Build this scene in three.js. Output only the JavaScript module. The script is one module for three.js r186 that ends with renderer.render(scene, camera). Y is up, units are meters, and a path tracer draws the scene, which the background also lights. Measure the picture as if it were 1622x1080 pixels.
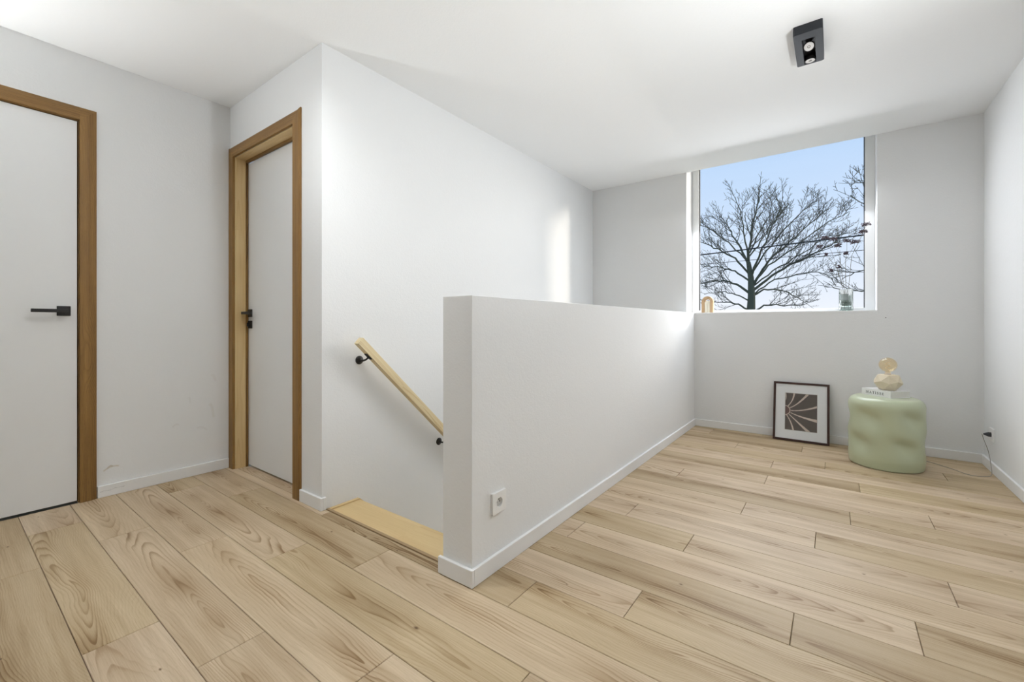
import * as THREE from 'three';
import { RoundedBoxGeometry } from 'three/addons/geometries/RoundedBoxGeometry.js';
import { mergeGeometries, toCreasedNormals } from 'three/addons/utils/BufferGeometryUtils.js';
import { ConvexGeometry } from 'three/addons/geometries/ConvexGeometry.js';
import { RectAreaLightUniformsLib } from 'three/addons/lights/RectAreaLightUniformsLib.js';
RectAreaLightUniformsLib.init();

// ---------------------------------------------------------------- camera, sky, sun, daylight, exposure
const scene = new THREE.Scene();
const camera = new THREE.PerspectiveCamera(2 * Math.atan(540 / 686.15) * 180 / Math.PI, 1622 / 1080, 0.05, 500);
camera.position.set(0, 0.97, 0);
camera.rotation.set(0, THREE.MathUtils.degToRad(36.642), 0);
camera.setViewOffset(1622, 1080, 0, 27.04, 1622, 1080);          // shifted lens: verticals stay vertical

const renderer = new THREE.WebGLRenderer({ antialias: true });
renderer.toneMapping = THREE.LinearToneMapping;
renderer.toneMappingExposure = 1.0;
renderer.shadowMap.enabled = true;

{                                                                // clear winter sky: pale at the horizon, blue above
  const W = 256, H = 128, d = new Float32Array(W * H * 4);
  for (let j = 0; j < H; j++) {
    const e = Math.max(0, ((j + 0.5) / H - 0.5) * 180), t = 1 - Math.exp(-e / 15), s = Math.min(1, e / 90);
    const c = [0.95 + (0.4 - 0.95) * t - 0.1 * s, 0.975 + (0.65 - 0.975) * t - 0.1 * s, 1.02 + (0.99 - 1.02) * t - 0.06 * s];
    for (let i = 0; i < W; i++) d.set([c[0], c[1], c[2], 1], (j * W + i) * 4);
  }
  const sky = new THREE.DataTexture(d, W, H, THREE.RGBAFormat, THREE.FloatType);
  sky.mapping = THREE.EquirectangularReflectionMapping; sky.magFilter = sky.minFilter = THREE.LinearFilter; sky.needsUpdate = true;
  scene.background = sky;
}
const sun = new THREE.DirectionalLight(0xfff4e4, 1.8);           // low hazy winter sun, grazing the facade
sun.position.set(10, 2.85, -5.3); sun.target.position.set(0, 0, 0);
sun.castShadow = true; sun.shadow.radius = 10;
Object.assign(sun.shadow.camera, { left: -8, right: 8, top: 8, bottom: -8, near: 0.1, far: 60 });
scene.add(sun, sun.target);
const daylight = new THREE.RectAreaLight(0xf6f9ff, 5.2, 1.28, 1.44);  // area light standing in for daylight at the window opening
daylight.position.set(-0.441, 1.82, -4.66); daylight.lookAt(-0.441, 0.1, -3.1);
const unseenHazeLight = new THREE.RectAreaLight(0xfffaf2, 11, 5, 2.2);       // area light out of view, standing in for bright sky near the sun
unseenHazeLight.position.set(2.5, 3.2, -9.5); unseenHazeLight.lookAt(-0.5, 1.2, -3.8);
const UP_RIGHT = 12.5, UP_LEFT = 15.5, LANDING = 1.9, HALL = 2.6, lampColour = new THREE.Color(0.95, 0.98, 1.0);  // strengths of the lamps placed out of view
scene.add(unseenHazeLight);
scene.add(daylight);

// ---------------------------------------------------------------- dimensions (metres)
const XL = -3.292, ZD = -1.219, XS = -2.141, ZW = -4.375, XR = 0.836, HC = 2.436, HH = 1.077, XH0 = -1.226, XH1 = -1.075, ZH = -1.196, ZB = 3.6;
const WX0 = -1.148, WX1 = 0.266, DOWN = -2.7;

// ---------------------------------------------------------------- helpers
let seed = 7;
const rnd = () => { seed = (seed * 1664525 + 1013904223) >>> 0; return seed / 4294967296; };
const rr = (a, b) => a + (b - a) * rnd();
const hash = (x, y, s) => { let h = Math.imul(x | 0, 374761393) ^ Math.imul(y | 0, 668265263) ^ Math.imul(s | 0, 1442695041); h = Math.imul(h ^ (h >>> 13), 1274126177); return ((h ^ (h >>> 16)) >>> 0) / 4294967296; };
const noise = (x, y, s = 0) => {
  const xi = Math.floor(x), yi = Math.floor(y), fx = x - xi, fy = y - yi, u = fx * fx * (3 - 2 * fx), v = fy * fy * (3 - 2 * fy);
  return (hash(xi, yi, s) * (1 - u) + hash(xi + 1, yi, s) * u) * (1 - v) + (hash(xi, yi + 1, s) * (1 - u) + hash(xi + 1, yi + 1, s) * u) * v;
};
const used = {};
const numbered = (n) => { const k = used[n] ?? 0; used[n] = k + 1; return k ? n + '_' + String(k).padStart(3, '0') : n; };
function mesh(name, geometry, material, parent = scene) {
  const m = new THREE.Mesh(geometry, material);
  m.name = parent === scene ? numbered(name) : name; m.castShadow = m.receiveShadow = true; parent.add(m);
  return m;
}
function group(name, at = [0, 0, 0]) { const g = new THREE.Group(); g.name = numbered(name); g.position.set(...at); scene.add(g); return g; }
function tag(o, label, category, grp) { o.userData.label = label; o.userData.category = category; if (grp) o.userData.group = grp; return o; }
const struct = (o, label) => { o.userData.kind = 'structure'; if (label) o.userData.label = label; return o; };
function box(x0, x1, y0, y1, z0, z1) {                            // box between limits, uv in metres with u along the longest side
  const g = new THREE.BoxGeometry(x1 - x0, y1 - y0, z1 - z0); g.translate((x0 + x1) / 2, (y0 + y1) / 2, (z0 + z1) / 2); return metreUV(g);
}
function rbox(x0, x1, y0, y1, z0, z1, r = 0.002, s = 2) {
  const g = new RoundedBoxGeometry(x1 - x0, y1 - y0, z1 - z0, s, r); g.translate((x0 + x1) / 2, (y0 + y1) / 2, (z0 + z1) / 2); return metreUV(g);
}
function metreUV(g, off = 0) {
  g.computeBoundingBox();
  const b = g.boundingBox, size = new THREE.Vector3(); b.getSize(size);
  const ax = ['x', 'y', 'z'], long = ax.reduce((a, k) => (size[k] > size[a] ? k : a), 'x');
  const p = g.attributes.position, n = g.attributes.normal, uv = new Float32Array(p.count * 2), P = new THREE.Vector3(), N = new THREE.Vector3();
  for (let i = 0; i < p.count; i++) {
    P.fromBufferAttribute(p, i); N.fromBufferAttribute(n, i);
    const main = ax.reduce((a, k) => (Math.abs(N[k]) > Math.abs(N[a]) ? k : a), 'x');
    const others = ax.filter((k) => k !== main), u = others.includes(long) ? long : others[0], v = others.find((k) => k !== u);
    uv[2 * i] = P[u] + off; uv[2 * i + 1] = P[v] + off * 0.37;
  }
  g.setAttribute('uv', new THREE.BufferAttribute(uv, 2)); return g;
}
const merge = (list) => mergeGeometries(list.map((g) => (g.index ? g.toNonIndexed() : g)));
function tube(points, r, seg = 24, rs = 8, closed = false) { return new THREE.TubeGeometry(new THREE.CatmullRomCurve3(points.map((p) => new THREE.Vector3(...p)), closed, 'centripetal'), seg, r, rs, closed); }
function plate(outline, holes, depth) {                           // flat wall with openings: outline and holes in its own plane
  const s = new THREE.Shape(outline.map((p) => new THREE.Vector2(...p)));
  for (const h of holes) s.holes.push(new THREE.Path(h.map((p) => new THREE.Vector2(...p))));
  return new THREE.ExtrudeGeometry(s, { depth, bevelEnabled: false });
}
const rect = (a0, a1, b0, b1) => [[a0, b0], [a1, b0], [a1, b1], [a0, b1]];

// ---------------------------------------------------------------- procedural textures
function dataTexture(w, h, fn, srgb = true) {
  const d = new Uint8Array(w * h * 4);
  for (let j = 0; j < h; j++) for (let i = 0; i < w; i++) { const c = fn(i, j); const k = (j * w + i) * 4; d[k] = c[0]; d[k + 1] = c[1]; d[k + 2] = c[2]; d[k + 3] = 255; }
  const t = new THREE.DataTexture(d, w, h); t.wrapS = t.wrapT = THREE.RepeatWrapping; t.magFilter = THREE.LinearFilter; t.minFilter = THREE.LinearMipmapLinearFilter; t.generateMipmaps = true;
  if (srgb) t.colorSpace = THREE.SRGBColorSpace;
  t.needsUpdate = true; return t;
}
const clamp = (v) => Math.max(0, Math.min(255, v));
const mix3 = (a, b, t) => [a[0] + (b[0] - a[0]) * t, a[1] + (b[1] - a[1]) * t, a[2] + (b[2] - a[2]) * t];
// plain-sawn oak: growth rings of a slightly tilted log cut by the board's face
function oakTexture(w, h, lenM, widM, s, base, dark, o = {}) {
  const v0 = o.v0 ?? 0, tilt = o.tilt ?? 0.035, depth = o.depth ?? 0.01, ring = o.ring ?? 0.0075, u0 = o.u0 ?? lenM / 2, strong = o.strong ?? 1, warp = o.warp ?? 1;
  const knots = o.knots ?? [];
  return dataTexture(w, h, (i, j) => {
    const u = (i + 0.5) / w * lenM, v = ((j + 0.5) / h - 0.5) * widM;
    let du = 0, dv = 0, kn = 0;
    for (const [ku, kv, kr] of knots) { const a = (u - ku), b = (v - kv), q = Math.exp(-(a * a / (kr * kr * 9) + b * b / (kr * kr * 2))); dv += b * q * 1.6; kn = Math.max(kn, Math.exp(-(a * a / (kr * kr * 0.5) + b * b / (kr * kr * 0.14)))); }
    const wv = v - v0 + warp * ((noise(u * 2.2, v * 3, s) - 0.5) * 0.05 + (noise(u * 7, v * 16, s + 1) - 0.5) * 0.014 + (noise(u * 24, v * 50, s + 9) - 0.5) * 0.003) + dv;
    const hh = depth + tilt * (u - u0) + warp * (noise(u * 1.6, v * 2 + 4, s + 2) - 0.5) * 0.04;
    const R = Math.sqrt(wv * wv + hh * hh) / (ring * (0.75 + 0.7 * noise(u * 2.6, v * 11, s + 11))) + (noise(u * 5, v * 60, s + 3) - 0.5) * 0.6;
    const f = R - Math.floor(R), line = Math.pow(f, 4) * (1 - Math.pow(f, 16));
    const heart = Math.exp(-wv * wv / (0.0011 * (o.heart ?? 1))), patch = Math.pow(noise(u * 3.4, v * 12, s + 4), 1.4) * 1.35;
    const fade = (0.1 + 0.9 * heart) * (0.2 + patch) + 0.12;
    const fibre = noise(u * 10, v * 700, s + 5) * 0.55 + noise(u * 30, v * 1500, s + 6) * 0.45, band = noise(u * 1.3, v * 70, s + 12);
    const pore = noise(u * 40, v * 1300, s + 7), pores = pore > 0.78 ? (pore - 0.78) * 2.4 : 0;
    const cloud = noise(u * 2.1, v * 8, s + 8) * 0.6 + noise(u * 6, v * 26, s + 13) * 0.4;
    let t = strong * (line * fade * 1.05 + (fibre - 0.5) * 0.28 + (band - 0.5) * 0.22 + pores * 0.55 * (0.35 + line)) + heart * (cloud - 0.3) * 0.62 + (cloud - 0.5) * 0.3 + 0.06;
    let c = mix3(base, dark, Math.max(-0.35, Math.min(1.15, t)));
    if (kn > 0.05) c = mix3(c, [dark[0] * 0.62, dark[1] * 0.56, dark[2] * 0.5], Math.min(1, kn * 0.9));
    return [clamp(c[0]), clamp(c[1]), clamp(c[2])];
  });
}
const std = (o) => new THREE.MeshStandardMaterial(o);
const phys = (o) => new THREE.MeshPhysicalMaterial(o);

const PL = 1.19, PW = 0.1835;                                     // floor plank length and pitch
const plankMats = [];
for (let k = 0; k < 8; k++) {
  const tone = [0, -11, 5, -6, 9, -15, 3, -4][k], warm = [0, 3, 1, 5, 0, 3, -1, 4][k];
  const base = [203 + tone, 182 + tone, 153 + tone - warm], dark = [140 + tone, 112 + tone, 79 + tone - warm];
  const map = oakTexture(1440, 224, PL, PW, 100 + 17 * k, base, dark, {
    v0: [0.01, -0.04, 0.03, 0.0, -0.02, 0.06, 0.02, -0.05][k], tilt: [0.05, 0.03, -0.06, 0.04, 0.075, -0.035, 0.055, -0.045][k], u0: [0.3, 0.9, 0.5, 0.1, 0.65, 0.45, 0.8, 0.2][k],
    depth: [0.004, 0.012, 0.008, 0.02, 0.003, 0.015, 0.006, 0.01][k], ring: [0.0085, 0.0065, 0.0095, 0.007, 0.008, 0.006, 0.009, 0.0075][k],
    knots: [[], [[0.35, 0.03, 0.008]], [], [[0.8, -0.02, 0.012]], [], [[0.6, 0.05, 0.006]], [[0.25, -0.03, 0.007], [0.95, 0.04, 0.005]], []][k],
  });
  plankMats.push(phys({ map, roughness: 0.48, specularIntensity: 0.6, bumpMap: map, bumpScale: 0.0004 }));
}
const oakFrameMap = oakTexture(1024, 256, 2.2, 0.3, 501, [150, 113, 60], [78, 52, 22], { tilt: 0.012, ring: 0.007, depth: 0.03, v0: 0.06, warp: 0.6, heart: 12, strong: 1.25 });
oakFrameMap.repeat.set(1 / 2.2, 1 / 0.3);
const pineMap = oakTexture(1024, 128, 1.6, 0.16, 611, [232, 214, 172], [204, 172, 120], { tilt: 0.01, ring: 0.011, depth: 0.02, v0: 0.05, strong: 0.7, warp: 0.7, knots: [[0.3, 0.02, 0.006], [0.9, -0.04, 0.007]] });
pineMap.repeat.set(1 / 1.6, 1 / 0.16);
const treadMap = oakTexture(1024, 128, 1.6, 0.2, 655, [226, 199, 148], [196, 160, 104], { tilt: 0.008, ring: 0.012, depth: 0.03, v0: 0.08, strong: 0.6, warp: 0.7 });
treadMap.repeat.set(1 / 1.6, 1 / 0.2);
const wallBump = dataTexture(512, 512, (i, j) => { const n = 0; const v = 255 * (0.5 * noise(i / 3, j / 3, 31) + 0.3 * noise(i / 9, j / 9, 32) + 0.2 * noise(i / 40, j / 40, 33)) + n; return [v, v, v]; }, false);
wallBump.repeat.set(1.2, 1.2);
const M = {
  wall: std({ color: 0xeeefef, roughness: 0.9, bumpMap: wallBump, bumpScale: 0.0006 }),
  ceiling: std({ color: 0xf2f3f3, roughness: 0.95, bumpMap: wallBump, bumpScale: 0.0004 }),
  trim: std({ color: 0xf0f0ef, roughness: 0.5 }),
  leaf: std({ color: 0xeeefef, roughness: 0.45 }),
  oak: std({ map: oakFrameMap, roughness: 0.55 }),
  pine: std({ map: pineMap, roughness: 0.55 }),
  tread: std({ map: treadMap, roughness: 0.5 }),
  black: std({ color: 0x1c1a19, roughness: 0.45 }),
  screed: std({ color: 0xa39c92, roughness: 0.95 }),
  pvc: std({ color: 0xf2f3f3, roughness: 0.35 }),
  gasket: std({ color: 0x15181b, roughness: 0.7 }),
  glass: phys({ color: 0xffffff, transmission: 1, roughness: 0, thickness: 0, ior: 1.5 }),
  pane: phys({ color: 0xffffff, transmission: 1, roughness: 0, thickness: 0, ior: 1.2 }),
  socket: std({ color: 0xf3f3f1, roughness: 0.35 }),
  charcoal: std({ color: 0x23262b, roughness: 0.55, metalness: 0.2 }),
};

// ---------------------------------------------------------------- floor of individual planks
const floor = struct(group('floor'), 'pale oak laminate plank floor');
mesh('underlay', merge([box(XL - 0.1, XR + 0.05, -0.24, -0.0125, -1.238, ZB), box(XH1, XR + 0.05, -0.24, -0.0125, ZW, -1.238), box(XL + 0.05, XS - 0.12, -0.24, -0.0125, -1.5, -1.238)]), M.screed, floor);
function plankGeometry(x0, x1, z0, z1, jx, flip) {                // chamfered top, uv follows the board it was cut from
  const g = 0.0009, T = 0.012, c = 0.0015;
  x0 += g; x1 -= g; z0 += g; z1 -= g;
  const P = [], N = [], UV = [], I = [];
  const quad = (a, b, d, e, n) => { const k = P.length / 3; for (const q of [a, b, d, e]) { P.push(...q); N.push(...n); let u = (q[0] - jx) / PL, v = (q[2] - z0) / PW; if (flip) { u = 1 - u; v = 1 - v; } UV.push(u, v); } I.push(k, k + 1, k + 2, k, k + 2, k + 3); };
  const s = Math.SQRT1_2, a = [x0 + c, 0, z1 - c], b = [x1 - c, 0, z1 - c], d = [x1 - c, 0, z0 + c], e = [x0 + c, 0, z0 + c];
  const A = [x0, -c, z1], B = [x1, -c, z1], D = [x1, -c, z0], E = [x0, -c, z0];
  quad(a, b, d, e, [0, 1, 0]);
  quad(A, B, b, a, [0, s, s]); quad(B, D, d, b, [s, s, 0]); quad(D, E, e, d, [0, s, -s]); quad(E, A, a, e, [-s, s, 0]);
  const lo = (q) => [q[0], -T, q[2]];
  quad(lo(A), lo(B), B, A, [0, 0, 1]); quad(lo(B), lo(D), D, B, [1, 0, 0]); quad(lo(D), lo(E), E, D, [0, 0, -1]); quad(lo(E), lo(A), A, E, [-1, 0, 0]);
  const geo = new THREE.BufferGeometry();
  geo.setAttribute('position', new THREE.Float32BufferAttribute(P, 3)); geo.setAttribute('normal', new THREE.Float32BufferAttribute(N, 3)); geo.setAttribute('uv', new THREE.Float32BufferAttribute(UV, 2)); geo.setIndex(I);
  return geo;
}
const joints = { '-6': -2.536, '-5': -1.769, '-4': -1.442, '-3': -1.04, '-2': -0.68, '-1': -1.533, 0: -0.9, 1: -0.56, 2: -0.108, 3: 0.211, 4: -0.518, 5: 0.342, 6: -0.068, 7: -0.384, 8: 0.064, 9: 0.383, 10: -0.341, 11: 0.12, 12: -0.344, 13: -0.05, 14: 0.565, 15: -0.2, 16: 0.3, 17: -0.5 };
for (let r = -27; r <= 17; r++) {
  const zf = -1.183 - 0.1835 * r, zb = zf - PW, j0 = joints[r] ?? rr(-2, 0);
  for (let n = -4; n < 4; n++) {
    const a = j0 + n * PL, b = a + PL, mat = plankMats[Math.floor(hash(r, n, 5) * 8)], flip = hash(r, n, 6) > 0.5;
    const cut = (x0, x1, z0, z1) => { const p = Math.max(a, x0), q = Math.min(b, x1), s = Math.max(zb, z0), t = Math.min(zf, z1); if (q - p > 0.01 && t - s > 0.004) mesh('plank', plankGeometry(p, q, s, t, a, flip), mat, floor); };
    cut(XL, XR, -1.183, ZB);
    if (zb < -1.183) {
      cut(XH1, XR, ZW, -1.183);
      cut(XL, XH1, -1.2365, -1.183);
      if (zf > -1.5) cut(XL + 0.074, XS - 0.2, -1.42, -1.2365);
    }
  }
}

// ---------------------------------------------------------------- walls and ceiling
const ceiling = struct(mesh('ceiling', box(XL - 0.1, XR + 0.1, HC, HC + 0.3, ZW, ZB + 0.1), M.ceiling), 'smooth white plaster ceiling');
{
  // left wall: shape drawn in (-z, y), extruded away from the room
  let g = plate(rect(-ZB - 0.1, -ZD, -0.24, HC), [rect(-0.362, 0.486, -0.02, 2.078)], 0.1); g.rotateY(Math.PI / 2); g.translate(XL - 0.1, 0, 0);
  // after rotateY(90): x' = z(depth), z' = -x  ->  shape x = -z
  const marks = document.createElement('canvas'); marks.width = 2048; marks.height = 1114; const mx = marks.getContext('2d'), wl = ZB + 0.1 + 1.219, U = (z) => (z + 1.219) / wl * 2048, V = (y) => 1114 - (y + 0.24) / 2.676 * 1114;
  mx.fillStyle = '#eeefef'; mx.fillRect(0, 0, 2048, 1114); mx.lineCap = 'round';
  for (const [z0, y0, z1, y1, w, c] of [[-0.585, 0.145, -0.645, 0.158, 3, '#dcd7cd'], [-0.6, 0.155, -0.62, 0.162, 3, '#d0cabf'], [-0.99, 0.47, -0.985, 0.5, 4, '#eaeae9'], [-1.12, 0.36, -1.1, 0.44, 6, '#e9e9e7'], [-1.03, 0.3, -1.08, 0.28, 4, '#e9e9e8'], [-1.13, 0.6, -1.11, 0.63, 5, '#eaeae9'], [-0.9, 0.33, -0.93, 0.34, 3, '#e8e7e6']]) { mx.strokeStyle = c; mx.lineWidth = w; mx.beginPath(); mx.moveTo(U(z0), V(y0)); mx.quadraticCurveTo(U((z0 + z1) / 2), V(Math.max(y0, y1) + 0.01), U(z1), V(y1)); mx.stroke(); }
  const mt = new THREE.CanvasTexture(marks); mt.colorSpace = THREE.SRGBColorSpace; mt.repeat.set(1 / wl, 1 / 2.676); mt.offset.set(1.219 / wl, 0.24 / 2.676);
  struct(mesh('wall_left', metreUV(g), std({ map: mt, roughness: 0.9, bumpMap: wallBump, bumpScale: 0.0006 })), 'white plaster wall with flush oak framed door');
  g = plate(rect(XL - 0.1, XS, -0.24, HC), [rect(XL + 0.072, -2.418, -0.02, 2.082)], 0.09); g.translate(0, 0, ZD - 0.09);
  struct(mesh('wall_landing', metreUV(g), M.wall), 'short white wall around the recessed door');
  struct(mesh('wall_stair', box(XS - 0.12, XS, DOWN, HC, ZW, ZD - 0.09), M.wall), 'tall white wall beside the stairs');
  struct(mesh('wall_partition', rbox(XH0, XH1, DOWN, HH, ZW, ZH, 0.003), M.wall), 'white half height wall guarding the stairs');
  g = plate(rect(XS - 0.12, XR + 0.1, DOWN, HC + 0.45), [rect(WX0, WX1, HH - 0.02, 2.62)], 0.4); g.translate(0, 0, ZW - 0.4);
  struct(mesh('wall_window', metreUV(g), M.wall), 'white wall with the tall window');
  struct(mesh('wall_right', box(XR, XR + 0.1, -0.24, HC, ZW, ZB + 0.1), M.wall), 'long white wall with the corner socket');
  struct(mesh('wall_rear_unseen', box(XL - 0.1, XR, -0.24, HC, ZB, ZB + 0.1), M.wall), 'unseen white wall closing the landing behind the camera');  // out of view, set far back so facing walls get less bounced light
  struct(mesh('wall_stairwell', box(XS, XH0, DOWN, -0.05, ZD + 0.2, ZD + 0.3), M.wall), 'white wall under the landing edge');
  struct(mesh('floor_lower', box(XS, XH0, DOWN - 0.1, DOWN, ZW, ZD + 0.2), M.wall), 'lower floor at the foot of the stairs');
}

// ---------------------------------------------------------------- baseboards
const BH = 0.066, BT = 0.014;
function board(x0, x1, z0, z1) { return rbox(x0, x1, 0.0005, BH, z0, z1, 0.003); }
{
  const c = document.createElement('canvas'); c.width = 1024; c.height = 128; const x = c.getContext('2d'); x.fillStyle = '#f0f0ef'; x.fillRect(0, 0, 1024, 128); x.strokeStyle = '#a9a9a9'; x.lineWidth = 2;
  for (let k = 0; k < 15; k++) { const u = 1012 - k * 11 - rr(0, 5), v = 62 - 8 * (k > 7 ? 1 : 0); x.beginPath(); x.moveTo(u, v + rr(-6, 6)); x.quadraticCurveTo(u - 4, v + rr(-12, 12), u - 9, v + rr(-6, 6)); x.stroke(); }
  const t = new THREE.CanvasTexture(c); t.colorSpace = THREE.SRGBColorSpace; t.repeat.set(1 / 0.663, 1 / 0.066); t.offset.set(1.219 / 0.663, 0);
  struct(mesh('baseboard_left', board(XL, XL + BT, ZD, -0.556), std({ map: t, roughness: 0.5 })));
} struct(mesh('baseboard_rear', board(XL + BT, XR - BT, ZB - BT, ZB), M.trim));
struct(mesh('baseboard_landing', merge([board(-2.346, XS + BT, ZD, ZD + BT), board(XS, XS + BT, ZD - 0.018, ZD)]), M.trim));
struct(mesh('baseboard_partition', merge([board(XH0 - BT, XH1 + BT, ZH, ZH + BT), board(XH1, XH1 + BT, ZW + BT, ZH)]), M.trim));
struct(mesh('baseboard_window', board(XH1, XR, ZW, ZW + BT), M.trim)); struct(mesh('baseboard_right', board(XR - BT, XR, ZW + BT, ZB - BT), M.trim));

// ---------------------------------------------------------------- doors
function casingGeometry(len, w, t, mitre0, mitre1, bevel) {        // board along +y, inner edge at x=0, outer at x=w, front at z=t
  const c = bevel, prof = [[0, 0], [0, t], [w - c, t], [w, t * 0.55], [w, 0]], P = [], I = [];
  for (const [x, z] of prof) { P.push(x, mitre0 ? -x : 0, z); P.push(x, mitre1 ? len + x : len, z); }
  const n = prof.length; for (let k = 0; k < n; k++) { const a = 2 * k, b = 2 * ((k + 1) % n); I.push(a, a + 1, b + 1, a, b + 1, b); }
  for (let k = 1; k < n - 1; k++) { I.push(0, 2 * k, 2 * k + 2); I.push(1, 2 * k + 3, 2 * k + 1); }
  let g = new THREE.BufferGeometry(); g.setAttribute('position', new THREE.Float32BufferAttribute(P, 3)); g.setIndex(I); g = g.toNonIndexed(); g.computeVertexNormals();
  return metreUV(g);
}
function leverHandle(parent, withLock) {                          // local frame: leaf face is z=0, lever points to +x
  const h = new THREE.Group(); h.name = 'lever_handle'; parent.add(h);
  mesh('rosette', rbox(-0.026, 0.026, -0.026, 0.026, 0, 0.009, 0.002), M.black, h);
  mesh('neck', rbox(-0.011, 0.011, -0.009, 0.009, 0.009, 0.05, 0.002), M.black, h);
  mesh('lever', rbox(-0.011, 0.122, -0.009, 0.009, 0.041, 0.056, 0.002), M.black, h);
  if (withLock) { const l = mesh('lock_rosette', rbox(-0.026, 0.026, -0.103, -0.051, 0, 0.009, 0.002), M.black, h); mesh('thumb_turn', rbox(-0.005, 0.005, -0.09, -0.064, 0.009, 0.024, 0.002), M.black, l); }
  h.userData.label = 'matt black square lever handle';
  return h;
}
{                                                                  // door 1, local frame: x along the wall (right = +x), z out of the wall
  const d = struct(group('door_1', [XL, 0, 0]), 'white flush door in oak frame with black lever'); d.rotation.y = Math.PI / 2;   // local x -> world -z
  const L = -0.352, R = 0.477, T = 2.068, w = 0.067;
  const leaf = mesh('leaf', rbox(L, R, 0.012, T, -0.042, -0.002, 0.0015), M.leaf, d);
  const hd = leverHandle(leaf, false); hd.position.set(0.426, 1.039, -0.002); hd.scale.x = -1;
  const cr = mesh('casing', casingGeometry(2.078, w, 0.016, false, true, 0.03), M.oak, d); cr.position.set(0.486, 0, 0);
  const cl = mesh('casing', casingGeometry(2.078, w, 0.016, false, true, 0.03), M.oak, d); cl.position.set(-0.362, 0, 0); cl.scale.x = -1;
  const ch = mesh('casing', casingGeometry(0.848, w, 0.016, true, true, 0.022), M.oak, d); ch.rotation.z = Math.PI / 2; ch.position.set(0.486, 2.078, 0);
  mesh('jamb', merge([box(0.477 + 0.004, 0.486, 0, 2.078, -0.1, 0), box(-0.362, L - 0.004, 0, 2.078, -0.1, 0), box(-0.362, 0.486, T + 0.004, 2.078, -0.1, 0)]), M.oak, d);
  mesh('stop', merge([box(0.45, 0.481, 0, T, -0.1, -0.044), box(-0.357, -0.33, 0, T, -0.1, -0.044), box(L, R, T - 0.02, T + 0.004, -0.1, -0.044)]), M.oak, d);
  mesh('back_panel', box(-0.362, 0.486, 0, 2.078, -0.115, -0.1), M.trim, d);
}
{                                                                  // door 2, recessed; local x = world x
  const d = struct(group('door_2', [0, 0, ZD]), 'narrow white door recessed in an oak frame');
  const L = -3.218, R = -2.42, T = 2.085, w = 0.074, zl = -0.081;
  const leaf = mesh('leaf', rbox(L + 0.004, R - 0.004, 0.012, 2.062, zl - 0.04, zl, 0.0015), M.leaf, d);
  const hd = leverHandle(leaf, true); hd.position.set(L + 0.042, 1.043, zl);
  const cl = mesh('casing', casingGeometry(T, 0.073, 0.014, false, true, 0.01), M.oak, d); cl.position.set(L, 0, 0); cl.scale.x = -1;
  const cr = mesh('casing', casingGeometry(T, w, 0.014, false, true, 0.01), M.oak, d); cr.position.set(R, 0, 0);
  const ch = mesh('casing', casingGeometry(R - L, 0.068, 0.014, true, true, 0.01), M.oak, d); ch.rotation.z = Math.PI / 2; ch.position.set(R, T, 0);
  const t = 0.006;
  mesh('jamb', box(L - 0.001, L + t, 0, T, -0.064, 0), M.tread, d); mesh('jamb', box(R - t, R + 0.001, 0, T, -0.064, 0), M.tread, d); mesh('head_jamb', box(L, R, T - t, T, -0.064, 0), M.tread, d);
  mesh('stop', box(L - 0.001, L + 0.012, 0, T, -0.079, -0.064), M.oak, d); mesh('stop', box(R - 0.012, R, 0, T, -0.079, -0.064), M.oak, d); mesh('stop', box(L, R, T - 0.022, T, -0.079, -0.064), M.oak, d);
  mesh('back_panel', box(L - 0.02, R + 0.02, 0, T + 0.02, -0.16, -0.125), M.trim, d);
}

// ---------------------------------------------------------------- window
{
  const d = struct(group('window_1', [0, 0, ZW]), 'tall fixed window with white frame');
  const f = 0.064, zf = -0.2, zb = -0.27, yb = 1.103, yt = 2.55;
  mesh('stile', rbox(WX0, WX0 + f, 1.05, 2.62, zb, zf, 0.004), M.pvc, d); mesh('stile', rbox(WX1 - f, WX1, 1.05, 2.62, zb, zf, 0.004), M.pvc, d);
  mesh('bottom_rail', rbox(WX0 + f, WX1 - f, 1.05, yb, zb, zf, 0.004), M.pvc, d); mesh('top_rail', rbox(WX0 + f, WX1 - f, yt, 2.62, zb, zf, 0.004), M.pvc, d);
  mesh('gasket', merge([box(WX0 + f, WX0 + f + 0.006, yb, yt, -0.244, -0.212), box(WX1 - f - 0.006, WX1 - f, yb, yt, -0.244, -0.212), box(WX0 + f, WX1 - f, yt - 0.006, yt, -0.244, -0.212)]), M.gasket, d);
  mesh('pane', box(WX0 + f - 0.003, WX1 - f + 0.003, yb - 0.003, yt + 0.003, -0.25, -0.244), M.pane, d);
  mesh('sill', rbox(WX0, WX1, HH - 0.02, HH, -0.2, 0.0, 0.002), M.pvc, d);
}

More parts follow.
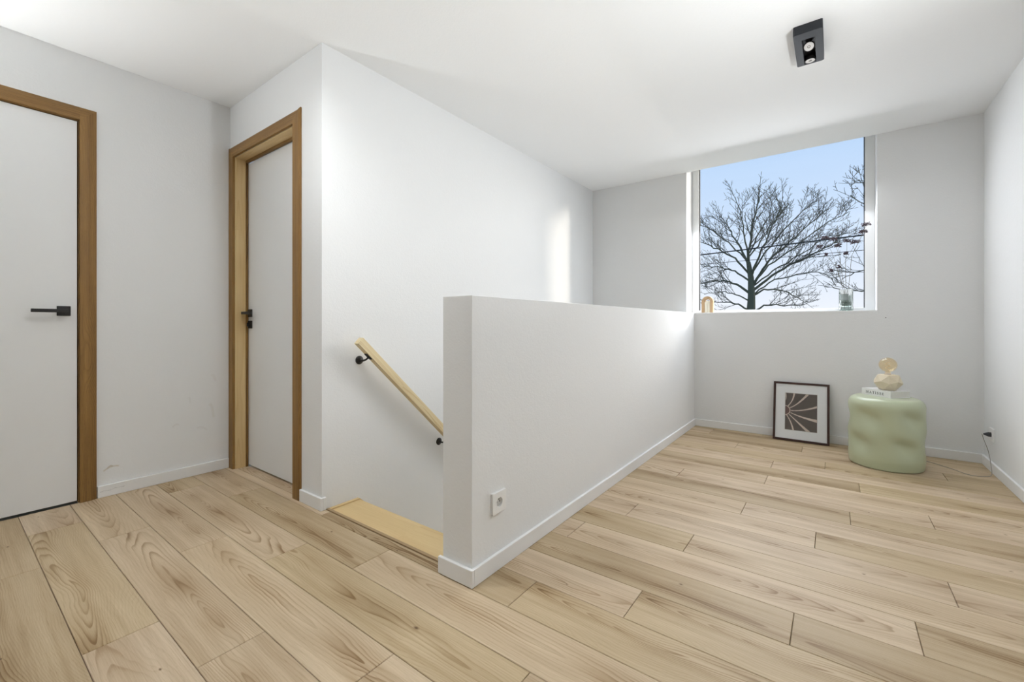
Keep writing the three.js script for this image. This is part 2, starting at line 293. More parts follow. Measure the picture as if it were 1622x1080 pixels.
// ---------------------------------------------------------------- staircase
{
  const s = tag(group('staircase', [0, 0, 0]), 'pale wooden stairs descending between the white walls', 'stairs');
  const rise = 0.188, going = 0.2, n = 13, z0 = -1.262;
  for (let k = 0; k < n; k++) {
    const y = -0.006 - k * rise, za = z0 - k * going;
    mesh('tread', rbox(XS + 0.022, XH0 - 0.012, y - 0.035, y, za - going + 0.03, za, 0.004), M.tread, s);
    if (k < n - 1) mesh('riser', box(XS + 0.022, XH0 - 0.012, y - rise, y - 0.035, za - going + 0.045, za - going + 0.06), M.tread, s);
  }
  const str = (x0, x1) => { const sh = new THREE.Shape([[1.24, 0.0], [1.43, 0.0], [1.43 + 0.2 * 12, -0.188 * 12], [1.43 + 0.2 * 12, -0.188 * 12 - 0.25], [1.24, -0.25]].map((p) => new THREE.Vector2(...p))); const g = new THREE.ExtrudeGeometry(sh, { depth: x1 - x0, bevelEnabled: false }); g.rotateY(Math.PI / 2); g.translate(x0, 0, 0); return metreUV(g); };
  mesh('stringer', str(XS + 0.002, XS + 0.022), M.tread, s); mesh('stringer', str(XH0 - 0.014, XH0 - 0.002), M.tread, s);
}
const nosing = struct(mesh('trim_1', rbox(XS + 0.006, XH0 - 0.014, -0.03, 0.003, -1.254, -1.2385, 0.0015), std({ color: 0xa88c67, roughness: 0.5 })), 'narrow wood edging strip at the stair head');

// ---------------------------------------------------------------- handrail
{
  const g = tag(group('handrail', [XS, 0, 0]), 'pale square wooden handrail on black brackets along the stair wall', 'handrail');
  const slope = 0.965, zs = -1.39, ys = 0.88, ang = Math.atan(slope), len = 2.6;
  const rail = rbox(-0.02, 0.02, -0.022, 0.022, -len, 0, 0.0015); metreUV(rail, 0.4);
  const r = mesh('rail', rail, M.pine, g); r.position.set(0.07, ys, zs); r.rotation.x = -ang;
  for (const z of [-1.45, -2.06, -2.9]) {
    const yr = ys + slope * (z - zs), b = new THREE.Group(); b.name = 'bracket'; b.position.set(0, yr, z); g.add(b);
    const ro = new THREE.LatheGeometry([[0, 0.014], [0.008, 0.0135], [0.018, 0.009], [0.024, 0.004], [0.024, 0]].map((p) => new THREE.Vector2(...p)), 24); ro.rotateZ(-Math.PI / 2); ro.translate(0.0005, -0.055, 0.01);
    mesh('rosette', ro, M.black, b);
    mesh('neck', tube([[0.01, -0.055, 0.01], [0.03, -0.057, 0.008], [0.055, -0.05, 0.004], [0.07, -0.038, 0]], 0.0055, 16, 8), M.black, b);
    const sd = mesh('saddle', rbox(-0.012, 0.012, -0.003, 0.003, -0.022, 0.022, 0.001), M.black, b); sd.position.set(0.07, -0.0335, 0); sd.rotation.x = -ang;
  }
}

// ---------------------------------------------------------------- sockets
function socket(name, at, turn, label) {
  const g = tag(group(name, at), label, 'socket'); g.rotation.y = turn;
  const s = new THREE.Shape(); const a = 0.041, r = 0.004; s.moveTo(-a + r, -a); s.lineTo(a - r, -a); s.quadraticCurveTo(a, -a, a, -a + r); s.lineTo(a, a - r); s.quadraticCurveTo(a, a, a - r, a); s.lineTo(-a + r, a); s.quadraticCurveTo(-a, a, -a, a - r); s.lineTo(-a, -a + r); s.quadraticCurveTo(-a, -a, -a + r, -a);
  const hole = new THREE.Path(); hole.absarc(0, 0, 0.0195, 0, Math.PI * 2, true); s.holes.push(hole);
  const pg = new THREE.ExtrudeGeometry(s, { depth: 0.008, bevelEnabled: true, bevelSize: 0.0015, bevelThickness: 0.0015, bevelSegments: 2, curveSegments: 32 });
  mesh('cover', pg, M.socket, g);
  const cup = new THREE.CylinderGeometry(0.0195, 0.0185, 0.001, 32); cup.rotateX(Math.PI / 2); cup.translate(0, 0, 0.0008); mesh('recess', cup, std({ color: 0xcfcfcc, roughness: 0.5 }), g);
  const pin = (x, y, rad, l) => { const c = new THREE.CylinderGeometry(rad, rad, l, 12); c.rotateX(Math.PI / 2); c.translate(x, y, 0.001 + l / 2); return c; };
  mesh('contact_hole', merge([pin(-0.0095, 0, 0.0032, 0.0006), pin(0.0095, 0, 0.0032, 0.0006)]), M.black, g); mesh('earth_pin', pin(0, 0.011, 0.0024, 0.007), std({ color: 0xb9b9b5, metalness: 1, roughness: 0.3 }), g);
  return g;
}
socket('wall_socket', [XH1 + 0.0015, 0.264, -1.349], Math.PI / 2, 'white square wall socket low on the half height wall');
socket('wall_socket', [XR - 0.0015, 0.243, -4.16], -Math.PI / 2, 'white wall socket near the corner with a dark plug in it');

// ---------------------------------------------------------------- ceiling spotlights
function spotFixture(at, intensity, label, turn = 0) {
  const g = tag(group('ceiling_spotlight', at), label, 'spotlight'); g.rotation.y = turn;
  const w = 0.0585, l = 0.16, h = 0.045, s = new THREE.Shape(), r = 0.008;
  s.moveTo(-w + r, -l); s.lineTo(w - r, -l); s.quadraticCurveTo(w, -l, w, -l + r); s.lineTo(w, l - r); s.quadraticCurveTo(w, l, w - r, l); s.lineTo(-w + r, l); s.quadraticCurveTo(-w, l, -w, l - r); s.lineTo(-w, -l + r); s.quadraticCurveTo(-w, -l, -w + r, -l);
  const slot = new THREE.Path(rect(-0.028, 0.028, -0.15, 0.1).map((p) => new THREE.Vector2(...p))); s.holes.push(slot);
  const b = new THREE.ExtrudeGeometry(s, { depth: h - 0.003, bevelEnabled: true, bevelSize: 0.002, bevelThickness: 0.002, bevelSegments: 2 }); b.rotateX(Math.PI / 2);
  mesh('housing', b, M.charcoal, g);
  mesh('recess', box(-0.0285, 0.0285, -0.012, -0.008, -0.1505, 0.1005), M.black, g);
  for (const [z, tilt] of intensity ? [[0.014, -0.2], [-0.122, 0.2]] : [[0.014, -0.75], [-0.122, -0.05]]) {
    const hd = new THREE.Group(); hd.name = 'lamp_head'; hd.position.set(0, -0.036, z); hd.rotation.x = tilt; g.add(hd);
    const body = new THREE.LatheGeometry([[0.0, 0.02], [0.016, 0.02], [0.0245, 0.0], [0.0245, -0.012], [0.022, -0.012], [0.0205, -0.008]].map((p) => new THREE.Vector2(...p)), 32); mesh('barrel', body, M.black, hd);
    const len = new THREE.CylinderGeometry(0.021, 0.021, 0.003, 32); len.translate(0, -0.009, 0); mesh('lens', len, std({ color: 0xe6e4e2, roughness: 0.4, emissive: new THREE.Color(1, 0.96, 0.92), emissiveIntensity: intensity ? 1 : 0 }), hd);
    const ring = new THREE.TorusGeometry(0.0055, 0.0016, 8, 24); ring.rotateX(Math.PI / 2); ring.translate(0, -0.0108, 0); mesh('led_ring', ring, std({ color: 0x8d8783, roughness: 0.5 }), hd);
    if (!intensity) continue;
    const lamp = new THREE.SpotLight(lampColour, intensity, 0, 1.35, 1, 2); lamp.position.set(0, -0.02, 0); lamp.target.position.set(0, -1, 0); hd.add(lamp, lamp.target);
    lamp.castShadow = true; lamp.shadow.radius = 2; lamp.name = 'lamp_light';
  }
  return g;
}
spotFixture([-0.104, HC, -2.714], 0, 'charcoal twin spotlight box on the ceiling in front of the window');
spotFixture([-1.72, HC, -0.8], LANDING, 'charcoal twin spotlight box out of view above the landing, lighting the left wall', -Math.PI / 2);  // out of view, placed to light the left wall and door

// ---------------------------------------------------------------- unseen uplighters beside and behind the camera, standing in for bounced flash
function uplighter(at, turn, intensity, label, aim) {
  const g = tag(group('unseen_uplighter', at), label, 'wall lamp'); g.rotation.y = turn;      // local z points into the room
  mesh('backplate', rbox(-0.05, 0.05, -0.09, 0.03, 0, 0.012, 0.003), M.black, g);
  const cup = new THREE.LatheGeometry([[0.018, -0.06], [0.05, -0.05], [0.058, 0.03], [0.055, 0.03], [0.046, -0.042], [0.0, -0.046]].map((p) => new THREE.Vector2(...p)), 32); cup.translate(0, 0, 0.075); mesh('shade', cup, M.black, g);
  mesh('arm', rbox(-0.008, 0.008, -0.03, -0.014, 0.01, 0.03, 0.002), M.black, g);
  const len = new THREE.CylinderGeometry(0.05, 0.05, 0.004, 32); len.translate(0, 0.015, 0.075); mesh('lamp_lens', len, std({ color: 0xffffff, emissive: new THREE.Color(1, 0.97, 0.93), emissiveIntensity: 1.5 }), g);
  const s = new THREE.SpotLight(lampColour, intensity, 0, 1.15, 1, 2); s.position.set(0, 0.04, 0.075); s.target.position.set(...aim); s.castShadow = true; s.shadow.radius = 3; s.name = 'uplight'; g.add(s, s.target);
  return g;
}
uplighter([XR, 1.15, -1.5], -Math.PI / 2, UP_RIGHT, 'unseen black uplighter on the long white wall, standing in for bounced flash', [0.1, 1.0, 0.75]);
uplighter([XL, 1.15, 0.85], Math.PI / 2, UP_LEFT, 'unseen black uplighter beside the oak framed door, standing in for bounced flash', [0.22, 1.0, 0.7]);

// unseen lamp at the foot of the stairs, placed to light the stairwell
{
  const g = tag(group('unseen_hall_lamp', [-1.68, -1.35, ZW]), 'unseen round white lamp placed to light the lower stairwell', 'wall lamp');
  const c = new THREE.CylinderGeometry(0.07, 0.07, 0.02, 32); c.rotateX(Math.PI / 2); c.translate(0, 0, 0.01); mesh('backplate', c, M.trim, g);
  const b = new THREE.SphereGeometry(0.09, 32, 20); b.translate(0, 0, 0.1); mesh('lamp_globe', b, std({ color: 0xffffff, emissive: new THREE.Color(1, 0.98, 0.95), emissiveIntensity: 1.2 }), g);
  const p = new THREE.PointLight(lampColour, HALL); p.position.set(0, 0, 0.1); p.castShadow = true; p.shadow.radius = 4; p.name = 'unseen_hall_light'; g.add(p);
}

// ---------------------------------------------------------------- green side table
const TC = [0.284, -3.94];
{
  const g = tag(group('side_table', [TC[0], 0, TC[1]]), 'glossy pale green dented drum side table under the book', 'table');
  const H = 0.467, R = 0.2, nU = 160, nV = 96, P = [], I = [];
  const dent = (a, y) => {                                          // two staggered rows of scooped dents
    let d = 0;
    for (const [row, ph, n] of [[0.345, -0.52, 5], [0.17, -0.8, 5]]) for (let k = 0; k < n; k++) {
      let da = a - (ph + k * 2 * Math.PI / n); da = Math.atan2(Math.sin(da), Math.cos(da));
      const dy = y - row + 0.018 * Math.sin(da * 3), q = (da * da) / 0.13 + (dy * dy) / (dy > 0 ? 0.0016 : 0.0045);
      d += Math.exp(-q) * 0.03;
    }
    return d - 0.006;
  };
  for (let j = 0; j <= nV; j++) for (let i = 0; i <= nU; i++) {
    const t = j / nV, a = i / nU * 2 * Math.PI;
    let r, y;                                                       // base disc, side, rounded shoulder, top disc
    if (t < 0.06) { r = R * 0.93 * t / 0.06; y = 0.0; } else if (t < 0.12) { const q = (t - 0.06) / 0.06 * Math.PI / 2; r = R * 0.93 + 0.012 * Math.sin(q); y = 0.012 * (1 - Math.cos(q)); }
    else if (t < 0.8) { const q = (t - 0.12) / 0.68; y = 0.012 + (H - 0.05 - 0.012) * q; r = R * 0.93 + 0.012 + 0.003 * Math.sin(q * Math.PI) + 0.002 * q; }
    else if (t < 0.92) { const q = (t - 0.8) / 0.12 * Math.PI / 2; r = R * 0.93 + 0.014 - 0.042 * (1 - Math.cos(q)); y = H - 0.05 + 0.05 * Math.sin(q); } else { r = (R * 0.93 - 0.028) * (1 - (t - 0.92) / 0.08); y = H; }
    const side = Math.max(0, Math.min(1, Math.min(y / 0.06, (H - y) / 0.06)));
    r -= dent(a, y) * side * (t > 0.06 && t < 0.92 ? 1 : 0);
    P.push(Math.sin(a) * r, y, Math.cos(a) * r);
  }
  for (let j = 0; j < nV; j++) for (let i = 0; i < nU; i++) { const k = j * (nU + 1) + i; I.push(k, k + 1, k + nU + 2, k, k + nU + 2, k + nU + 1); }
  const b = new THREE.BufferGeometry(); b.setAttribute('position', new THREE.Float32BufferAttribute(P, 3)); b.setIndex(I); b.computeVertexNormals();
  { const n = b.attributes.normal; for (let j = 0; j <= nV; j++) { const a = j * (nU + 1), z = a + nU; const x = n.getX(a) + n.getX(z), y = n.getY(a) + n.getY(z), w = n.getZ(a) + n.getZ(z), l = Math.hypot(x, y, w) || 1; n.setXYZ(a, x / l, y / l, w / l); n.setXYZ(z, x / l, y / l, w / l); } }
  mesh('body', b, phys({ color: 0xbec6a6, roughness: 0.3, clearcoat: 0.4, clearcoatRoughness: 0.25, sheen: 0 }), g);
  const foot = new THREE.CylinderGeometry(0.183, 0.183, 0.006, 64); foot.translate(0, 0.003, 0); mesh('foot_ring', foot, std({ color: 0x3c3a2e, roughness: 0.8 }), g);
}
const TY = 0.467;

// ---------------------------------------------------------------- book with printed spine
{
  const g = tag(group('book', [0.306, TY, -3.87]), 'thick white hardback book with dark serif title lying on the green table', 'book');
  g.rotation.y = Math.atan2(0.14, -0.143);                          // local x runs along the spine, away from the near corner
  const L = 0.205, D = 0.158, T = 0.044;
  mesh('cover', merge([rbox(0, L, 0, 0.003, 0, D, 0.001), rbox(0, L, T - 0.003, T, 0, D, 0.001)]), std({ color: 0xf0efee, roughness: 0.4 }), g);
  mesh('page_block', box(0.003, L - 0.003, 0.003, T - 0.003, 0.003, D - 0.004), std({ color: 0xe9e6df, roughness: 0.9 }), g);
  const c = document.createElement('canvas'); c.width = 1024; c.height = 220; const x = c.getContext('2d'); x.fillStyle = '#f0efee'; x.fillRect(0, 0, 1024, 220); x.fillStyle = '#2a2829'; x.font = 'bold 118px serif'; x.textAlign = 'left'; x.textBaseline = 'middle';
  let px = 150; for (const ch of 'MATISSE') { x.fillText(ch, px, 112); px += x.measureText(ch).width + 18; }
  const t = new THREE.CanvasTexture(c); t.colorSpace = THREE.SRGBColorSpace; t.anisotropy = 8;
  const sg = new THREE.BoxGeometry(L, T, 0.003); sg.translate(L / 2, T / 2, 0.0012);
  const sp = mesh('spine', sg, std({ map: t, roughness: 0.4 }), g); sp.userData.label = 'white spine with dark serif lettering';
}
// ---------------------------------------------------------------- lamp on the book
{
  const by = TY + 0.0445, g = tag(group('table_lamp', [0.3, by, -3.985]), 'small table lamp with faceted wooden base and clear amber globe bulb', 'lamp');
  const pts = [], w = 0.072, h = 0.104;
  for (const [r, y, n, ph] of [[0.05, 0, 5, 0.9], [0.082, h * 0.46, 5, 0.9 + Math.PI / 5], [0.078, h * 0.6, 5, 0.9], [0.062, h, 5, 0.9 + Math.PI / 5]]) for (let k = 0; k < n; k++) { const a = ph + k * Math.PI * 2 / n; pts.push(new THREE.Vector3(Math.cos(a) * r, y, Math.sin(a) * r)); }
  const b = new ConvexGeometry(pts); b.computeVertexNormals(); mesh('base', metreUV(b), std({ color: 0xe0d4ba, roughness: 0.6 }), g);
  const nk = new THREE.CylinderGeometry(0.016, 0.019, 0.016, 24); nk.translate(0, h + 0.008, 0); mesh('bulb_cap', nk, std({ color: 0xd9cdbd, roughness: 0.4, metalness: 0.3 }), g);
  const gp = []; for (let k = 0; k <= 24; k++) { const a = -Math.PI / 2 + 0.3 + (Math.PI - 0.3) * k / 24; gp.push(new THREE.Vector2(Math.max(0, Math.cos(a) * 0.05), Math.sin(a) * 0.05)); } gp.unshift(new THREE.Vector2(0.013, -0.056));
  const gl = new THREE.LatheGeometry(gp, 40); gl.translate(0, h + 0.07, 0); const bulb = mesh('globe_bulb', gl, phys({ color: 0xfff4de, transmission: 1, thickness: 0, roughness: 0.02, ior: 1.5, specularIntensity: 1 }), g);
  const fil = []; for (let k = 0; k <= 30; k++) { const a = k / 30 * Math.PI * 4; fil.push([Math.cos(a) * 0.012, h + 0.035 + k / 30 * 0.055, Math.sin(a) * 0.012]); }
  mesh('filament', tube(fil, 0.0012, 90, 5), std({ color: 0xe6c892, roughness: 0.4 }), bulb);
  const loc = (x, y, z) => [x - 0.3, y - by, z + 3.985];            // cord: off the back of the table, along the floor, up to the socket
  mesh('cord', tube([loc(0.31, by + 0.008, -4.05), loc(0.315, by + 0.003, -4.09), loc(0.33, TY - 0.01, -4.146), loc(0.34, 0.3, -4.152), loc(0.35, 0.1, -4.155), loc(0.38, 0.005, -4.18), loc(0.5, 0.004, -4.2), loc(0.62, 0.004, -4.08), loc(0.7, 0.004, -3.972), loc(0.76, 0.004, -3.985), loc(0.805, 0.006, -4.045), loc(0.812, 0.06, -4.09), loc(0.806, 0.14, -4.12), loc(0.79, 0.215, -4.15), loc(0.785, 0.243, -4.16)], 0.0019, 160, 6), std({ color: 0x9b968c, roughness: 0.5 }), g);
  const pl = new THREE.LatheGeometry([[0, 0], [0.015, 0], [0.015, 0.016], [0.009, 0.028], [0.005, 0.038], [0, 0.038]].map((p) => new THREE.Vector2(...p)), 24); pl.rotateZ(Math.PI / 2); pl.translate(...loc(XR - 0.006, 0.243, -4.16)); mesh('plug', pl, std({ color: 0x3b3d40, roughness: 0.5 }), g);
}

// ---------------------------------------------------------------- framed print leaning on the wall
{
  const g = tag(group('picture_frame', [-0.2235, 0.0, -4.268]), 'dark brown framed print of pale sun rays leaning on the wall below the window', 'picture');
  g.rotation.x = -0.205;
  const W = 0.388, H = 0.484, b = 0.0165, d = 0.02, m = std({ color: 0x3a1d14, roughness: 0.45 });
  mesh('frame_rail', rbox(-W / 2, W / 2, 0, b, 0, d, 0.002), m, g); mesh('frame_rail', rbox(-W / 2, W / 2, H - b, H, 0, d, 0.002), m, g);
  mesh('frame_stile', rbox(-W / 2, -W / 2 + b, b, H - b, 0, d, 0.002), m, g); mesh('frame_stile', rbox(W / 2 - b, W / 2, b, H - b, 0, d, 0.002), m, g);
  mesh('back_board', box(-W / 2 + 0.004, W / 2 - 0.004, 0.004, H - 0.004, 0.001, 0.005), std({ color: 0x6b5744, roughness: 0.9 }), g);
  const pw = 0.113, y0 = 0.088, y1 = 0.394, x0 = -0.11, x1 = 0.113;
  const ms = new THREE.Shape(rect(-W / 2 + 0.006, W / 2 - 0.006, 0.006, H - 0.006).map((p) => new THREE.Vector2(...p))); ms.holes.push(new THREE.Path(rect(x0, x1, y0, y1).map((p) => new THREE.Vector2(...p))));
  const mg = new THREE.ExtrudeGeometry(ms, { depth: 0.0025, bevelEnabled: false }); mg.translate(0, 0, 0.0075); mesh('mat', mg, std({ color: 0xf0f2f3, roughness: 0.85 }), g);
  const c = document.createElement('canvas'); c.width = 446; c.height = 612; const x = c.getContext('2d');
  x.fillStyle = '#5f5650'; x.fillRect(0, 0, 446, 612); x.strokeStyle = '#d9cbbf'; x.lineCap = 'round';
  const ray = (pts, w0, w1) => { for (let k = 0; k < 40; k++) { const q = (t) => { const u = 1 - t; return [u * u * pts[0][0] + 2 * u * t * pts[1][0] + t * t * pts[2][0], u * u * pts[0][1] + 2 * u * t * pts[1][1] + t * t * pts[2][1]]; }; const a = q(k / 40), b2 = q((k + 1) / 40); x.lineWidth = w0 + (w1 - w0) * Math.pow(k / 40, 1.6) + 2 * Math.sin(k * 0.9); x.beginPath(); x.moveTo(...a); x.lineTo(...b2); x.stroke(); } };
  ray([[46, 218], [120, 130], [130, 0]], 12, 26); ray([[78, 245], [180, 190], [312, 10]], 12, 34); ray([[92, 292], [240, 290], [446, 195]], 12, 30); ray([[88, 330], [220, 390], [446, 425]], 12, 46); ray([[66, 360], [190, 480], [330, 612]], 12, 44); ray([[30, 374], [100, 480], [122, 612]], 12, 26); ray([[6, 0], [22, 60], [14, 120]], 14, 5);
  x.strokeStyle = '#d9cbbf'; x.lineWidth = 13; x.fillStyle = '#6a4f4a'; x.beginPath(); x.ellipse(0, 292, 74, 76, 0, 0, Math.PI * 2); x.fill(); x.stroke();
  x.lineWidth = 9; x.strokeStyle = '#a89f97'; x.strokeRect(4, 4, 438, 604);
  const t = new THREE.CanvasTexture(c); t.colorSpace = THREE.SRGBColorSpace; t.anisotropy = 8;
  const pg = new THREE.PlaneGeometry(x1 - x0 + 0.004, y1 - y0 + 0.004); pg.translate((x0 + x1) / 2, (y0 + y1) / 2, 0.0065); const pr = mesh('print', pg, std({ map: t, roughness: 0.8 }), g); pr.userData.label = 'taupe print with cream sun rays';
  mesh('glazing', box(-W / 2 + 0.01, W / 2 - 0.01, 0.01, H - 0.01, 0.0125, 0.0145), M.glass, g);
}

// ---------------------------------------------------------------- things on the window sill
{
  const g = tag(group('arch_ornament', [-0.978, HH, ZW - 0.1]), 'small tan and cream nested arch ornament on the window sill', 'ornament');
  const arch = (r0, r1, hgt, d, m, n) => { const s = new THREE.Shape(); s.moveTo(-r1, 0); s.lineTo(-r1, hgt - r1); s.absarc(0, hgt - r1, r1, Math.PI, 0, true); s.lineTo(r1, 0); s.lineTo(r0, 0); s.lineTo(r0, hgt - r1); if (r0 > 0) s.absarc(0, hgt - r1, r0, 0, Math.PI, false); s.lineTo(-r0, 0); s.closePath(); const e = new THREE.ExtrudeGeometry(s, { depth: d, bevelEnabled: true, bevelSize: 0.003, bevelThickness: 0.003, bevelSegments: 2, curveSegments: 24 }); e.translate(0, 0.003, -d / 2); mesh(n, e, m, g); };
  arch(0.027, 0.049, 0.152, 0.036, std({ color: 0xc9a983, roughness: 0.8 }), 'outer_arch'); arch(0.0035, 0.0205, 0.108, 0.036, std({ color: 0xf1ead6, roughness: 0.8 }), 'inner_arch');
}
const VX = 0.078, VZ = ZW - 0.13;
{
  const g = tag(group('glass_vase', [VX, HH, VZ]), 'ribbed clear glass vase with water on the window sill', 'vase');
  const n = 96, prof = [[0.0, 0.001], [0.044, 0.001], [0.046, 0.006], [0.046, 0.178], [0.0435, 0.178], [0.0435, 0.012], [0.0, 0.012]];
  const lg = new THREE.LatheGeometry(prof.map((p) => new THREE.Vector2(...p)), n); const p = lg.attributes.position;
  for (let i = 0; i < p.count; i++) { const x = p.getX(i), y = p.getY(i), z = p.getZ(i), r = Math.hypot(x, z); if (r > 0.0445) { const k = 1 + 0.022 * Math.cos(Math.atan2(z, x) * 24); p.setX(i, x * k); p.setZ(i, z * k); } } lg.computeVertexNormals();
  mesh('vessel', lg, phys({ color: 0xffffff, transmission: 1, roughness: 0.03, thickness: 0.003, ior: 1.5, attenuationColor: new THREE.Color(0.55, 0.66, 0.62), attenuationDistance: 0.03 }), g);
  const wg = new THREE.CylinderGeometry(0.0425, 0.0425, 0.062, 48); wg.translate(0, 0.012 + 0.0315, 0); mesh('water', wg, phys({ color: 0xffffff, transmission: 1, roughness: 0, thickness: 0.08, ior: 1.33, attenuationColor: new THREE.Color(0.45, 0.52, 0.48), attenuationDistance: 0.08 }), g);
  const lb = new THREE.CylinderGeometry(0.0478, 0.0478, 0.05, 24, 1, true, -1.15, 1.5); lb.translate(0, 0.113, 0); mesh('label_band', lb, std({ color: 0x8d9694, roughness: 0.7, side: THREE.DoubleSide }), g).userData.label = 'grey band on the glass';
}
{
  const stemM = std({ color: 0x6d6a5e, roughness: 0.9 }), headM = std({ color: 0x4b4046, roughness: 1 });
  const Y = (py) => (513 - py) / 149 + 0.97 - HH, X = (px) => (px - 1343) / 174;
  const stems = [[[1319, 404, 1], [1312, 415, 0.8], [1320, 426, 0.35]], [[1329, 408, 0.9], [1334, 416, 0.8], [1335, 443, 0.3]], [[1344, 411, 0.9], [1353, 414, 1], [1343, 427, 0.5]], [[1365, 394, 1], [1362, 402, 0.9], [1326, 447, 0.4]]];
  const dots = new THREE.IcosahedronGeometry(0.0052, 1);
  stems.forEach((heads, k) => {
    const g = tag(group('dried_flower_stem', [VX, HH, VZ]), ['dried stem with flat brown umbels, leftmost of the bunch in the vase', 'dried stem with small brown umbels leaning over the glass vase', 'dried stem with brown umbels standing upright in the glass vase', 'tallest dried stem in the vase with brown umbels beside the window frame'][k], 'dried flower', 'dried flowers in the glass vase');
    const zo = (k - 1.5) * 0.012, bx = (k - 1.5) * 0.009, fork = [X(1341) + (X(heads[0][0]) - X(1341)) * 0.3 + bx * 0.5, Y(445 - 5 * k), zo];
    mesh('stem', tube([[bx * 2.2, 0.016, -zo], [bx, 0.12, 0], [bx * 0.3 + fork[0] * 0.4, 0.21, zo * 0.5], fork], 0.0016, 20, 6), stemM, g);
    for (const [px, py, s] of heads) {
      const c = [X(px), Y(py), zo + rr(-0.02, 0.02)];
      const stalk = mesh('stalk', tube([fork, [(fork[0] * 0.5 + c[0] * 0.5) + 0.004, fork[1] * 0.45 + c[1] * 0.55 - 0.01, (fork[2] + c[2]) / 2], [c[0], c[1] - 0.014, c[2]]], 0.001, 12, 5), stemM, g);
      const list = []; const n = Math.round(46 * s + 10);
      for (let q = 0; q < n; q++) { const a = q * 2.39996, r = 0.032 * s * Math.sqrt((q + 0.5) / n), d = dots.clone(); const sc = rr(0.6, 1.15); d.scale(sc, sc * 0.8, sc); d.translate(c[0] + Math.cos(a) * r, c[1] + 0.008 - r * r * 8 + rr(-0.014, 0.009), c[2] + Math.sin(a) * r); list.push(d); }
      mesh('flower_head', merge(list), headM, g);
    }
  });
}

// ---------------------------------------------------------------- small marks in the plaster
{ const w = scene.getObjectByName('wall_window'); const s = new THREE.CylinderGeometry(0.0035, 0.0035, 0.0012, 12); s.rotateX(Math.PI / 2); s.translate(0.317, 1.018, ZW + 0.0006); mesh('plug_hole', s, M.black, w); }

// ---------------------------------------------------------------- outdoors
struct(mesh('ground', box(-120, 120, -3.4, -3.2, -160, 60), std({ color: 0x6f7558, roughness: 1 })), 'grass field below the window');
const bark = std({ color: 0x5b5f52, roughness: 1 }), barkThin = std({ color: 0x62625c, roughness: 1 });
function branchTube(list, pts, r0, r1, sides) {                     // tapered tube through points, appended to a position list
  const n = pts.length, V = new THREE.Vector3(), up = new THREE.Vector3(0.3, 0.2, 1).normalize(), A = new THREE.Vector3(), B = new THREE.Vector3(), ringAt = [];
  for (let i = 0; i < n; i++) {
    V.copy(pts[Math.min(n - 1, i + 1)]).sub(pts[Math.max(0, i - 1)]).normalize(); A.crossVectors(V, up).normalize(); B.crossVectors(A, V);
    const r = r0 + (r1 - r0) * i / (n - 1), ring = [];
    for (let k = 0; k < sides; k++) { const a = k / sides * Math.PI * 2; ring.push([pts[i].x + (A.x * Math.cos(a) + B.x * Math.sin(a)) * r, pts[i].y + (A.y * Math.cos(a) + B.y * Math.sin(a)) * r, pts[i].z + (A.z * Math.cos(a) + B.z * Math.sin(a)) * r]); }
    ringAt.push(ring);
  }
  for (let i = 0; i < n - 1; i++) for (let k = 0; k < sides; k++) { const a = ringAt[i][k], b = ringAt[i][(k + 1) % sides], c = ringAt[i + 1][(k + 1) % sides], d = ringAt[i + 1][k]; list.push(...a, ...b, ...c, ...a, ...c, ...d); }
}
function listGeometry(list) { const g = new THREE.BufferGeometry(); g.setAttribute('position', new THREE.Float32BufferAttribute(list, 3)); g.computeVertexNormals(); return g; }
